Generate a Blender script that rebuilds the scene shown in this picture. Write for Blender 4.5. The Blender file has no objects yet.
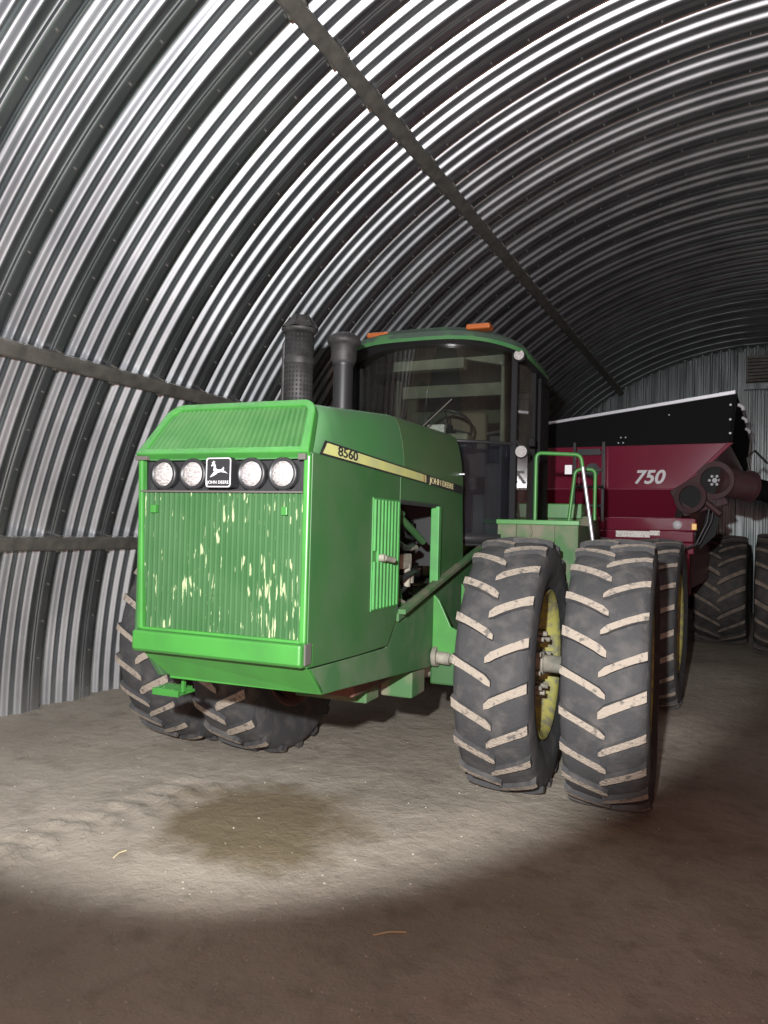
import bpy, math, random
from math import sin, cos, pi, radians
from mathutils import Vector, Matrix, noise
random.seed(7)
S = bpy.context.scene
COL = S.collection

# ------------------------------------------------------------------ camera
YAW = 0.451                     # shed axis lies to the right of the view
cam_d = bpy.data.cameras.new('camera'); cam = bpy.data.objects.new('camera', cam_d); COL.objects.link(cam)
p_, r_ = 0.021, 0.026
fw = Vector((0, cos(p_), sin(p_))); up = Vector((0, -sin(p_), cos(p_))); rt = Vector((1, 0, 0))
rt2 = rt * cos(r_) + up * sin(r_); up2 = up * cos(r_) - rt * sin(r_)
M = Matrix((rt2, up2, -fw)).transposed().to_4x4()
cam.matrix_world = Matrix.Translation((0, 0, 1.79)) @ Matrix.Rotation(YAW, 4, 'Z') @ M
cam_d.sensor_fit = 'VERTICAL'; cam_d.sensor_height = 36; cam_d.lens = 740 / 1024 * 36
cam_d.clip_start = 0.05; cam_d.clip_end = 200
S.camera = cam

# ------------------------------------------------------------------ light
def old(x, y, z=0):             # camera-levelled ground frame -> shed frame
    return Vector((x * cos(YAW) - y * sin(YAW), x * sin(YAW) + y * cos(YAW), z))
w = bpy.data.worlds.new('world'); S.world = w; w.use_nodes = True
w.node_tree.nodes['Background'].inputs[0].default_value = (0.45, 0.62, 0.72, 1)
w.node_tree.nodes['Background'].inputs[1].default_value = 0.045
def spot(name, loc, tgt, power, angle, blend, col, size):
    l = bpy.data.lights.new(name, 'SPOT'); l.energy = power; l.spot_size = radians(angle); l.spot_blend = blend
    l.color = col; l.shadow_soft_size = size
    o = bpy.data.objects.new(name, l); COL.objects.link(o); o.location = loc
    o.rotation_euler = (Vector(tgt) - Vector(loc)).to_track_quat('-Z', 'Y').to_euler(); return o
HL = old(-0.36, -0.25, 2.22); _a, _e = radians(-5), radians(10)
spot('vehicle_headlight', HL, HL + old(sin(_a) * cos(_e), cos(_a) * cos(_e), sin(_e)), 2450, 84, 0.18, (0.97, 0.985, 1.0), 0.04)
def point(name, loc, power, col, size):
    l = bpy.data.lights.new(name, 'POINT'); l.energy = power; l.color = col; l.shadow_soft_size = size
    o = bpy.data.objects.new(name, l); COL.objects.link(o); o.location = loc; return o
point('warm_fill_light', old(-0.1, -2.2, 1.7), 430, (1.0, 0.52, 0.44), 0.15)  # unseen reddish source, fills the foreground and the shadows
S.view_settings.view_transform = 'Standard'; S.view_settings.look = 'None'
S.view_settings.exposure = 0.0; S.view_settings.gamma = 1; S.view_settings.use_curve_mapping = False
S.cycles.max_bounces = 6; S.cycles.transparent_max_bounces = 12
S.cycles.sample_clamp_indirect = 4.0

# ------------------------------------------------------------------ materials
def mat(name, col, rough=0.5, metal=0.0, var=0.0, vscale=6.0, col2=None, thr=None, bump=0.0, bscale=40.0,
        stretch=(1, 1, 1), spec=0.5, detail=6, coat=0.0):
    m = bpy.data.materials.new(name); m.use_nodes = True; nt = m.node_tree; N = nt.nodes; L = nt.links
    b = N['Principled BSDF']; b.inputs['Roughness'].default_value = rough; b.inputs['Metallic'].default_value = metal
    b.inputs['Specular IOR Level'].default_value = spec; b.inputs['Coat Weight'].default_value = coat
    b.inputs['Base Color'].default_value = (*col, 1)
    if var or col2 or bump:
        tc = N.new('ShaderNodeTexCoord'); mp = N.new('ShaderNodeMapping'); L.new(tc.outputs['Object'], mp.inputs[0])
        mp.inputs['Scale'].default_value = stretch
    if var or col2:
        n = N.new('ShaderNodeTexNoise'); n.inputs['Scale'].default_value = vscale; n.inputs['Detail'].default_value = detail
        L.new(mp.outputs[0], n.inputs[0])
        mx = N.new('ShaderNodeMix'); mx.data_type = 'RGBA'
        mx.inputs[6].default_value = (*col, 1); mx.inputs[7].default_value = (*(col2 or [c * (1 - var) for c in col]), 1)
        r = N.new('ShaderNodeMapRange'); a, c_ = thr or (0.35, 0.65)
        r.inputs[1].default_value = a; r.inputs[2].default_value = c_
        L.new(n.outputs[0], r.inputs[0]); L.new(r.outputs[0], mx.inputs[0]); L.new(mx.outputs[2], b.inputs['Base Color'])
    if bump:
        n2 = N.new('ShaderNodeTexNoise'); n2.inputs['Scale'].default_value = bscale; n2.inputs['Detail'].default_value = 5
        L.new(mp.outputs[0], n2.inputs[0]); bp = N.new('ShaderNodeBump'); bp.inputs['Strength'].default_value = bump
        bp.inputs['Distance'].default_value = 0.02; L.new(n2.outputs[0], bp.inputs['Height']); L.new(bp.outputs[0], b.inputs['Normal'])
    return m
G = {}
G['steel'] = mat('galvanised_steel', (0.66, 0.70, 0.73), 0.28, 0.955, vscale=1.6, col2=(0.47, 0.50, 0.53))
G['wallsteel'] = mat('end_wall_steel', (0.20, 0.22, 0.22), 0.4, 0.8, vscale=2, col2=(0.09, 0.10, 0.10), stretch=(3, 3, .3))
G['purlin'] = mat('weathered_purlin_steel', (0.15, 0.14, 0.12), 0.6, 0.35, vscale=9, col2=(0.09, 0.085, 0.075))
G['green'] = mat('green_paint', (0.042, 0.195, 0.032), 0.42, vscale=5, col2=(0.036, 0.155, 0.03))
G['green_dust'] = mat('dusty_green_paint', (0.023, 0.093, 0.022), 0.58, vscale=3.2, col2=(0.042, 0.098, 0.036), bump=0.03)
G['green_dirty'] = mat('dirty_green_paint', (0.045, 0.12, 0.04), 0.75, vscale=4.5, col2=(0.15, 0.14, 0.095), thr=(0.42, 0.62))
G['green_grille'] = mat('faded_grille_paint', (0.035, 0.12, 0.032), 0.6, vscale=6, col2=(0.055, 0.145, 0.045))
G['louver'] = mat('bright_louver_green', (0.05, 0.23, 0.052), 0.5, vscale=7, col2=(0.045, 0.18, 0.045))
G['black'] = mat('black_paint', (0.018, 0.018, 0.019), 0.45)
G['stack'] = mat('sooty_black_metal', (0.045, 0.043, 0.042), 0.6, 0.3, vscale=14, col2=(0.022, 0.021, 0.02))
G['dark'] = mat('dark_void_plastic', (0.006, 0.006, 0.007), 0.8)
G['rubber'] = mat('dusty_tire_rubber', (0.042, 0.042, 0.043), 0.85, vscale=9, col2=(0.092, 0.086, 0.08), thr=(0.48, 0.78), bump=0.25, bscale=45)
G['rubber_dark'] = mat('dark_tire_rubber', (0.022, 0.021, 0.02), 0.75, vscale=9, col2=(0.045, 0.04, 0.036), bump=0.15, bscale=45)
G['mud'] = mat('dried_mud_on_lugs', (0.31, 0.265, 0.215), 0.95, vscale=26, col2=(0.12, 0.108, 0.095), thr=(0.54, 0.68), bump=0.6, bscale=60)
G['mud_dim'] = mat('grey_lug_dust', (0.19, 0.15, 0.12), 0.95, vscale=12, col2=(0.10, 0.085, 0.07), bump=0.4, bscale=60)
G['yellow'] = mat('worn_yellow_wheel_paint', (0.36, 0.335, 0.09), 0.6, vscale=14, col2=(0.20, 0.19, 0.12), thr=(0.45, 0.6))
G['yellow_dirt'] = mat('mud_caked_wheel_paint', (0.33, 0.31, 0.16), 0.85, vscale=7, col2=(0.2, 0.19, 0.14))
G['hub'] = mat('dusty_hub_iron', (0.16, 0.15, 0.12), 0.8, vscale=15, col2=(0.27, 0.25, 0.20))
G['cream'] = mat('cream_decal', (0.50, 0.50, 0.17), 0.5, vscale=8, col2=(0.42, 0.44, 0.19))
G['gold'] = mat('faded_gold_decal', (0.45, 0.38, 0.16), 0.6)
G['bare'] = mat('scraped_primer', (0.62, 0.62, 0.42), 0.8)
G['white'] = mat('white_decal', (0.5, 0.5, 0.51), 0.5)
G['silver'] = mat('silver_trim', (0.5, 0.5, 0.52), 0.4, 0.6)
G['amber'] = mat('amber_lens', (0.30, 0.075, 0.012), 0.4)
G['amberb'] = mat('yellow_amber_reflector', (0.95, 0.50, 0.04), 0.3)
G['maroon'] = mat('maroon_paint', (0.16, 0.014, 0.034), 0.15, vscale=1.5, col2=(0.14, 0.012, 0.03))
G['maroon_dust'] = mat('dusty_maroon_iron', (0.04, 0.010, 0.013), 0.65, vscale=10, col2=(0.04, 0.02, 0.02))
G['tarp'] = mat('black_extension', (0.004, 0.004, 0.0045), 0.7, spec=0.1)
G['beige'] = mat('beige_cab_lining', (0.22, 0.22, 0.16), 0.85, vscale=6, col2=(0.15, 0.15, 0.11))
G['seat'] = mat('brown_seat_cloth', (0.16, 0.13, 0.09), 0.9)
G['hinge'] = mat('grimy_hinge_iron', (0.07, 0.065, 0.055), 0.8)
G['straw'] = mat('pale_straw', (0.6, 0.5, 0.3), 0.9)
G['stone'] = mat('pale_pebble', (0.42, 0.38, 0.32), 0.9)
G['paper'] = mat('printed_safety_label', (0.72, 0.70, 0.64), 0.6, vscale=60, col2=(0.45, 0.40, 0.37), thr=(0.5, 0.6))
G['rustiron'] = mat('rusty_iron', (0.13, 0.06, 0.045), 0.85, vscale=8, col2=(0.07, 0.04, 0.035))
def glass_mat(name, tint, refl, dust_sheen=0.0, dcol=(.3, .27, .23)):
    m = bpy.data.materials.new(name); m.use_nodes = True; nt = m.node_tree; N = nt.nodes; L = nt.links
    N.remove(N['Principled BSDF']); t = N.new('ShaderNodeBsdfTransparent'); t.inputs[0].default_value = (*tint, 1)
    g = N.new('ShaderNodeBsdfGlossy'); g.inputs['Roughness'].default_value = 0.02; g.inputs[0].default_value = (1, 1, 1, 1)
    fr = N.new('ShaderNodeFresnel'); fr.inputs[0].default_value = refl
    mx = N.new('ShaderNodeMixShader'); L.new(fr.outputs[0], mx.inputs[0]); L.new(t.outputs[0], mx.inputs[1]); L.new(g.outputs[0], mx.inputs[2])
    df = N.new('ShaderNodeBsdfDiffuse'); df.inputs[0].default_value = (*dcol, 1); m3 = N.new('ShaderNodeMixShader')
    tc = N.new('ShaderNodeTexCoord'); nn = N.new('ShaderNodeTexNoise'); nn.inputs['Scale'].default_value = 3.5; L.new(tc.outputs['Object'], nn.inputs[0])
    ml = N.new('ShaderNodeMath'); ml.operation = 'MULTIPLY'; ml.inputs[1].default_value = dust_sheen * 2; L.new(nn.outputs[0], ml.inputs[0]); L.new(ml.outputs[0], m3.inputs[0])
    L.new(mx.outputs[0], m3.inputs[1]); L.new(df.outputs[0], m3.inputs[2]); L.new(m3.outputs[0], N['Material Output'].inputs[0]); return m
G['glass'] = glass_mat('cab_glass', (0.55, 0.60, 0.58), 1.75, 0.02)
G['glass_side'] = glass_mat('pale_sheen_door_glass', (0.5, 0.5, 0.46), 1.6, 0.36, (.22, .2, .17))  # pale diffuse film puts the side windows' bright reflection into the colour
G['post'] = mat('matte_black_post', (0.009, 0.009, 0.01), 0.75, spec=0.2)
G['glass_dark'] = glass_mat('tinted_lower_glass', (0.30, 0.33, 0.38), 1.8, 0.03, (.2, .24, .32))
m = mat('lamp_lens', (0.40, 0.38, 0.37), 0.4, 0.0, vscale=60, col2=(0.22, 0.2, 0.19), stretch=(1, 1, 2.5), bump=0.6, bscale=70); G['lens'] = m
m = mat('perforated_guard', (0.05, 0.047, 0.045), 0.55, 0.3); G['perf'] = m

# worn grille sheet with cream scrapes running down the ribs
m = mat('scraped_radiator_grille', (0.075, 0.25, 0.075), 0.75, spec=0.2); G['grille'] = m
nt = m.node_tree; N = nt.nodes; L = nt.links; b = N['Principled BSDF']
tc = N.new('ShaderNodeTexCoord'); mp = N.new('ShaderNodeMapping'); mp.inputs['Scale'].default_value = (105, 1, 9); L.new(tc.outputs['Object'], mp.inputs[0])
n1 = N.new('ShaderNodeTexNoise'); n1.inputs['Scale'].default_value = 1.0; n1.inputs['Detail'].default_value = 3; L.new(mp.outputs[0], n1.inputs[0])
n2 = N.new('ShaderNodeTexNoise'); n2.inputs['Scale'].default_value = 3.2; n2.inputs['Detail'].default_value = 1; L.new(tc.outputs['Object'], n2.inputs[0])
ad = N.new('ShaderNodeMath'); ad.operation = 'MULTIPLY_ADD'; ad.inputs[1].default_value = 0.45; L.new(n2.outputs[0], ad.inputs[0]); L.new(n1.outputs[0], ad.inputs[2])
r = N.new('ShaderNodeMapRange'); r.inputs[1].default_value = 0.85; r.inputs[2].default_value = 0.885; L.new(ad.outputs[0], r.inputs[0])
n3 = N.new('ShaderNodeTexNoise'); n3.inputs['Scale'].default_value = 5; n3.inputs['Detail'].default_value = 5; L.new(tc.outputs['Object'], n3.inputs[0])
m1 = N.new('ShaderNodeMix'); m1.data_type = 'RGBA'; m1.inputs[6].default_value = (0.020, 0.074, 0.020, 1); m1.inputs[7].default_value = (0.045, 0.105, 0.042, 1)
L.new(n3.outputs[0], m1.inputs[0])
m2 = N.new('ShaderNodeMix'); m2.data_type = 'RGBA'; m2.inputs[7].default_value = (0.28, 0.33, 0.18, 1)
L.new(r.outputs[0], m2.inputs[0]); L.new(m1.outputs[2], m2.inputs[6]); L.new(m2.outputs[2], b.inputs['Base Color'])

# dirt floor
m = mat('packed_dirt', (0.3, 0.27, 0.22), 0.95); G['dirt'] = m
nt = m.node_tree; N = nt.nodes; L = nt.links; b = N['Principled BSDF']; b.inputs['Specular IOR Level'].default_value = 0.15
tc = N.new('ShaderNodeTexCoord')
def nz(scale, det=8, rough=0.6, vec=None):
    n = N.new('ShaderNodeTexNoise'); n.inputs['Scale'].default_value = scale; n.inputs['Detail'].default_value = det
    n.inputs['Roughness'].default_value = rough; L.new(vec or tc.outputs['Object'], n.inputs[0]); return n
def mr(src, a, c_):
    r = N.new('ShaderNodeMapRange'); r.inputs[1].default_value = a; r.inputs[2].default_value = c_; L.new(src, r.inputs[0]); return r.outputs[0]
def mixc(fac, a, bcol):
    mx = N.new('ShaderNodeMix'); mx.data_type = 'RGBA'; L.new(fac, mx.inputs[0])
    for i, v in ((6, a), (7, bcol)):
        if isinstance(v, tuple): mx.inputs[i].default_value = (*v, 1)
        else: L.new(v, mx.inputs[i])
    return mx.outputs[2]
c1 = mixc(mr(nz(0.8).outputs[0], 0.35, 0.65), (0.40, 0.355, 0.29), (0.29, 0.255, 0.205))
c2 = mixc(mr(nz(4.5).outputs[0], 0.52, 0.85), c1, (0.19, 0.165, 0.13))
_sc = old(-0.75, 4.55)           # damp oil-brown stain with its own ragged outline
mp = N.new('ShaderNodeMapping'); mp.inputs['Location'].default_value = (-_sc.x / .75, -_sc.y / .60, 0); mp.inputs['Scale'].default_value = (1 / .75, 1 / .60, 0)
L.new(tc.outputs['Object'], mp.inputs[0]); vl = N.new('ShaderNodeVectorMath'); vl.operation = 'LENGTH'; L.new(mp.outputs[0], vl.inputs[0])
sn = nz(1.7, 6, .6); sa = N.new('ShaderNodeMath'); sa.operation = 'MULTIPLY_ADD'; sa.inputs[1].default_value = 1.6; L.new(sn.outputs[0], sa.inputs[0]); L.new(vl.outputs['Value'], sa.inputs[2])
c2 = mixc(mr(sa.outputs[0], 1.9, 1.45), c2, (0.17, 0.135, 0.085))
sp = nz(75, 3, 0.5); c3 = mixc(mr(sp.outputs[0], 0.70, 0.76), c2, (0.50, 0.45, 0.36))
sp2 = nz(38, 4, 0.6); c4 = mixc(mr(sp2.outputs[0], 0.68, 0.78), c3, (0.10, 0.08, 0.065))
L.new(c4, b.inputs['Base Color'])
bn = nz(9, 10, 0.65); bn2 = nz(60, 4, 0.6)
ad = N.new('ShaderNodeMath'); ad.operation = 'MULTIPLY_ADD'; ad.inputs[1].default_value = 0.25; L.new(bn2.outputs[0], ad.inputs[0]); L.new(bn.outputs[0], ad.inputs[2])
bp = N.new('ShaderNodeBump'); bp.inputs['Strength'].default_value = 0.55; bp.inputs['Distance'].default_value = 0.035
L.new(ad.outputs[0], bp.inputs['Height']); L.new(bp.outputs[0], b.inputs['Normal'])

# ------------------------------------------------------------------ mesh helpers
class MB:
    def __init__(s): s.v = []; s.f = []; s.m = []; s.sm = []
    def add(s, vs, fs, mi=0, smooth=False):
        o = len(s.v); s.v += [tuple(v) for v in vs]
        for f in fs: s.f.append([i + o for i in f]); s.m.append(mi); s.sm.append(smooth)
    def box(s, a, b, mi=0):
        (x0, y0, z0), (x1, y1, z1) = a, b
        s.hexa([(x0, y0, z0), (x1, y0, z0), (x1, y1, z0), (x0, y1, z0), (x0, y0, z1), (x1, y0, z1), (x1, y1, z1), (x0, y1, z1)], mi)
    def hexa(s, v, mi=0):
        s.add(v, [(0, 3, 2, 1), (4, 5, 6, 7), (0, 1, 5, 4), (1, 2, 6, 5), (2, 3, 7, 6), (3, 0, 4, 7)], mi)
    def prism(s, poly, ax, lo, hi, mi=0):
        """poly in the two other axes, extruded along ax (0,1,2)"""
        n = len(poly); vs = []
        for t in (lo, hi):
            for (a, b) in poly:
                vs.append({0: (t, a, b), 1: (a, t, b), 2: (a, b, t)}[ax])
        fs = [list(range(n))[::-1], list(range(n, 2 * n))] + [(i, (i + 1) % n, n + (i + 1) % n, n + i) for i in range(n)]
        ar = sum(poly[i][0] * poly[(i + 1) % n][1] - poly[(i + 1) % n][0] * poly[i][1] for i in range(n))
        if (ar < 0) != (ax == 1): fs = [list(f)[::-1] for f in fs]
        s.add(vs, fs, mi)
    def tube(s, pts, r, n=12, mi=0, cap=True, rr=None):
        P = [Vector(p) for p in pts]; rings = []; t0 = None; nrm = None
        for i, p in enumerate(P):
            t = (P[min(i + 1, len(P) - 1)] - P[max(i - 1, 0)]).normalized()
            if nrm is None:
                a = Vector((0, 0, 1)) if abs(t.z) < .9 else Vector((1, 0, 0)); nrm = t.cross(a).normalized()
            else: nrm = (nrm - t * nrm.dot(t)).normalized()
            bn_ = t.cross(nrm); rad = rr[i] if rr else r
            rings.append([p + (nrm * cos(2 * pi * k / n) + bn_ * sin(2 * pi * k / n)) * rad for k in range(n)])
        vs = [q for R in rings for q in R]; fs = []
        for i in range(len(P) - 1):
            for k in range(n): fs.append((i * n + k, i * n + (k + 1) % n, (i + 1) * n + (k + 1) % n, (i + 1) * n + k))
        s.add(vs, fs, mi, True)
        if cap: s.add(rings[0], [list(range(n))[::-1]], mi); s.add(rings[-1], [list(range(n))], mi)
    def lathe(s, prof, axis, org, n=48, mi=0, smooth=True, closed=False, mis=None):
        """prof: (along, radius); axis 0,1,2"""
        org = Vector(org); vs = []
        for (a, r) in prof:
            for k in range(n):
                c_, s_ = r * cos(2 * pi * k / n), r * sin(2 * pi * k / n)
                vs.append(org + Vector({0: (a, c_, s_), 1: (s_, a, c_), 2: (c_, s_, a)}[axis]))
        m_ = len(prof); o = len(s.v); s.v += [tuple(v) for v in vs]
        for i in range(m_ if closed else m_ - 1):
            j = (i + 1) % m_
            for k in range(n):
                s.f.append([o + i * n + k, o + i * n + (k + 1) % n, o + j * n + (k + 1) % n, o + j * n + k][::-1])
                s.m.append(mis[i] if mis else mi); s.sm.append(smooth)
    def grid(s, P, mi=0, smooth=True, flip=False):
        nr, nc = len(P), len(P[0]); fs = []
        for i in range(nr - 1):
            for j in range(nc - 1):
                f = (i * nc + j, i * nc + j + 1, (i + 1) * nc + j + 1, (i + 1) * nc + j)
                fs.append(f[::-1] if flip else f)
        s.add([q for R in P for q in R], fs, mi, smooth)
    def build(s, name, mats, parent=None, bevel=0.0, solid=0.0, loc=None, sharp=None):
        me = bpy.data.meshes.new(name); me.from_pydata(s.v, [], s.f)
        if not isinstance(mats, (list, tuple)): mats = [mats]
        for m_ in mats: me.materials.append(G[m_] if isinstance(m_, str) else m_)
        me.polygons.foreach_set('material_index', s.m); me.polygons.foreach_set('use_smooth', s.sm); me.update()
        o = bpy.data.objects.new(name, me); COL.objects.link(o)
        if parent: o.parent = parent
        if loc: o.location = loc
        if solid:
            md = o.modifiers.new('solid', 'SOLIDIFY'); md.thickness = solid; md.offset = 0
        if bevel:
            md = o.modifiers.new('bevel', 'BEVEL'); md.width = bevel; md.segments = 2; md.limit_method = 'ANGLE'; md.angle_limit = radians(40)
        return o
def struct(o, label=None):
    o['kind'] = 'structure'
    if label: o['label'] = label
    return o
def empty(name, loc, rz=0, label=None, cat=None, group=None):
    o = bpy.data.objects.new(name, None); COL.objects.link(o); o.location = loc; o.rotation_euler = (0, 0, rz); o.empty_display_size = .2
    if label: o['label'] = label; o['category'] = cat
    if group: o['group'] = group
    return o
def text_part(name, body, size, matn, M4, parent, offset=0.0, extrude=0.002, shear=0.0, sx=1.0, align='CENTER', spacing=1.0):
    c = bpy.data.curves.new('lettering', 'FONT'); c.body = body; c.size = size; c.extrude = extrude; c.offset = offset; c.shear = shear
    c.align_x = align; c.align_y = 'CENTER'; c.space_character = spacing
    t = bpy.data.objects.new('lettering', c); COL.objects.link(t)
    bpy.context.view_layer.update()
    dg = bpy.context.evaluated_depsgraph_get()
    me = bpy.data.meshes.new_from_object(t.evaluated_get(dg)); bpy.data.objects.remove(t)
    me.transform(M4 @ Matrix.Diagonal((sx, 1, 1, 1))); me.materials.clear(); me.materials.append(G[matn])
    o = bpy.data.objects.new(name, me); COL.objects.link(o); o.parent = parent; return o
def frame4(org, xdir, ydir):
    x = Vector(xdir).normalized(); y = Vector(ydir).normalized(); z = x.cross(y)
    m_ = Matrix((x, y, z)).transposed().to_4x4(); return Matrix.Translation(org) @ m_

# ------------------------------------------------------------------ shed shell
SC, SR, SY0, SY1, PITCH, PH = 0.356, 6.4, -4.2, 19.75, 0.60, 0.0
def prof_pts():
    """one panel: (y offset, inward depth)"""
    P = []
    def lin(y0, d0, y1, d1, n, amp=0.0, cyc=0):
        for i in range(n):
            t = i / n; y = y0 + (y1 - y0) * t; d = d0 + (d1 - d0) * t + amp * sin(2 * pi * cyc * t)
            P.append((y, d))
    lin(0.00, 0.065, 0.02, 0.065, 2)                 # inner lap crest, carries the bolts
    lin(0.02, 0.065, 0.06, 0.065, 8, 0.006, 1)
    lin(0.06, 0.065, 0.15, 0.065, 4)
    lin(0.15, 0.065, 0.19, -0.015, 5)
    lin(0.19, -0.015, 0.22, -0.045, 3)
    lin(0.22, -0.045, 0.25, -0.055, 3)
    lin(0.25, -0.055, 0.28, -0.055, 7, 0.004, 1)
    rp = (0.60 - 0.28) / 3; N_ = 11                  # three rounded steps on the slope that comes back in
    for k in range(3):
        for i in range(N_):
            t = i / N_; b0 = -0.055 + 0.04 * k
            if t < .55: q = t / .55; d = b0 + 0.052 * q * q * (3 - 2 * q)
            else: q = (t - .55) / .45; d = b0 + 0.052 - 0.012 * q * q * (3 - 2 * q)
            P.append((0.28 + rp * (k + t), d))
    return P
def sheet(name, a0, a1, nseg):
    mb = MB(); pp = prof_pts(); ys = []
    y = SY0 + PH
    while y < SY1 - 0.01:
        for (dy, d) in pp:
            if y + dy <= SY1: ys.append((y + dy, d))
        y += PITCH
    ys.append((SY1, 0.0))
    P = []
    for i in range(nseg + 1):
        a = a0 + (a1 - a0) * i / nseg
        P.append([(SC + (SR - d) * cos(a), yy, max(-0.05, (SR - d) * sin(a))) for (yy, d) in ys])
    mb.grid(P, 0, True, flip=False)
    # bolt heads along each lap
    y = SY0 + PH; k0 = int(abs(a1 - a0) / 0.055)
    while y < SY1 - 0.3:
        for k in range(k0):
            a = a0 + (a1 - a0) * (k + .5) / k0
            if y < 11 and (a > pi * 0.35):
                c_ = Vector((SC + (SR - .067) * cos(a), y + 0.11, (SR - .067) * sin(a))); r = Vector((-cos(a), 0, -sin(a)))
                mb.tube([c_, c_ + r * 0.012], 0.009, 6, 1)
        y += PITCH
    return struct(mb.build(name, ['steel', 'purlin']))
sheet('wall_left', pi + 0.01, pi * 0.86, 26)
sheet('ceiling', pi * 0.86, pi * 0.14, 110)
sheet('wall_right', pi * 0.14, -0.01, 26)

# floor: packed dirt with gentle relief and a line of tire prints
mb = MB(); P = []
def axis_pts(lo, hi, flo, fhi, coarse, fine):
    v = []; x = lo
    while x < hi:
        v.append(x); x += fine if flo <= x < fhi else coarse
    v.append(hi); return v
tk0, tk1 = old(-2.35, 3.5), old(-1.2, 5.2)
def floor_z(x, y):
    z = 0.014 * noise.noise((x * 0.7, y * 0.7, 0)) + 0.006 * noise.noise((x * 3, y * 3, 2)) + 0.004 * noise.noise((x * 11, y * 11, 5))
    d = (tk1 - tk0).to_2d(); ln = d.length; d /= ln; q = Vector((x, y)) - tk0.to_2d()
    s_, t_ = q.dot(d), q.dot(Vector((-d.y, d.x)))
    if -.2 < s_ < ln and abs(t_) < .24:
        k = (s_ + abs(t_) * .5) / .2 % 1
        z += (0.016 if .3 < k < .6 else -0.006) * min(1, (0.24 - abs(t_)) * 12)
    return z - 0.012
for yy in axis_pts(-8, 21, 1.5, 7.5, .4, .045):
    P.append([(xx, yy, floor_z(xx, yy)) for xx in axis_pts(-6.6, 7.4, -5.6, 2.4, .4, .045)])
mb.grid(P, 0, True)
struct(mb.build('floor', 'dirt'))

# end wall: vertical corrugated steel under the arch, big door in its right half
mb = MB(); x = -6.2; P0, P1 = [], []
k = 0
while x < 6.9:
    for dx, d in ((0, 0), (.035, 0), (.05, .035), (.085, .035), (.10, 0), (.14, 0), (.15, -.012), (.17, -.012), (.18, 0)):
        xx = x + dx
        h = math.sqrt(max(0.0, (SR + .05) ** 2 - (xx - SC) ** 2))
        P0.append((xx, SY1 - .02 - d, -0.02)); P1.append((xx, SY1 - .02 - d, max(h, 0)))
    x += .20
mb.grid([P0, P1], 0, False)
struct(mb.build('wall_back', 'wallsteel'))
mb = MB()                       # door frame, tracks and louvred vent on the end wall
mb.box((-0.14, SY1 - .22, 0), (0.0, SY1 - .08, 6.2)); mb.box((0.0, SY1 - .2, 5.30), (4.0, SY1 - .08, 5.45)); mb.box((3.9, SY1 - .22, 0), (4.05, SY1 - .08, 5.3))
struct(mb.build('door_1', 'wallsteel', bevel=.006))
mb = MB(); mb.box((.04, SY1 - .24, 5.48), (1.00, SY1 - .1, 6.1))
for i in range(7): mb.hexa([(.07, SY1 - .30, 5.50 + i * .08), (.97, SY1 - .30, 5.50 + i * .08), (.97, SY1 - .22, 5.55 + i * .08), (.07, SY1 - .22, 5.55 + i * .08),
                            (.07, SY1 - .30, 5.515 + i * .08), (.97, SY1 - .30, 5.515 + i * .08), (.97, SY1 - .22, 5.565 + i * .08), (.07, SY1 - .22, 5.565 + i * .08)])
v = mb.build('wall_vent', 'purlin')
v['label'] = 'grey louvred steel vent high on the back wall at the right edge'; v['category'] = 'vent'
v['kind'] = 'thing'

# lengthwise purlins
def purlin(name, ang, wd=.085, inset=.16):
    mb = MB(); cx, cz = SC + (SR - inset) * cos(ang), (SR - inset) * sin(ang)
    rad = Vector((cos(ang), 0, sin(ang))); tan = Vector((-sin(ang), 0, cos(ang))); c_ = Vector((cx, 0, cz))
    prof = [(-.5, .6), (-.5, 0), (-.36, -.14), (.36, -.14), (.5, 0), (.5, .6), (.42, .6), (.42, .05), (-.42, .05), (-.42, .6)]
    vs = []; ys = (SY0, SY1 - .06)
    for yy in ys:
        for (t_, r__) in prof:
            q = c_ + tan * (t_ * wd * 1.5) + rad * (r__ * wd * 1.1); vs.append((q.x, yy, q.z))
    n = len(prof); mb.add(vs, [(i, (i + 1) % n, n + (i + 1) % n, n + i) for i in range(n)])
    y = SY0
    while y < SY1 - .3:          # clips that bolt it to each lap
        q = c_ + rad * .02
        for s_ in (-1, 1):
            e = q + tan * s_ * wd * .8 + Vector((0, y + .065, 0))
            mb.tube([e, e + rad * .06], .011, 6)
            mb.tube([e, e - rad * .02], .016, 6)
        y += PITCH
    return struct(mb.build(name, 'purlin'))
purlin('trim_1', 2.107, .085)
purlin('trim_2', 2.625, .085)
purlin('trim_3', 2.889, .085)

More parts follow.
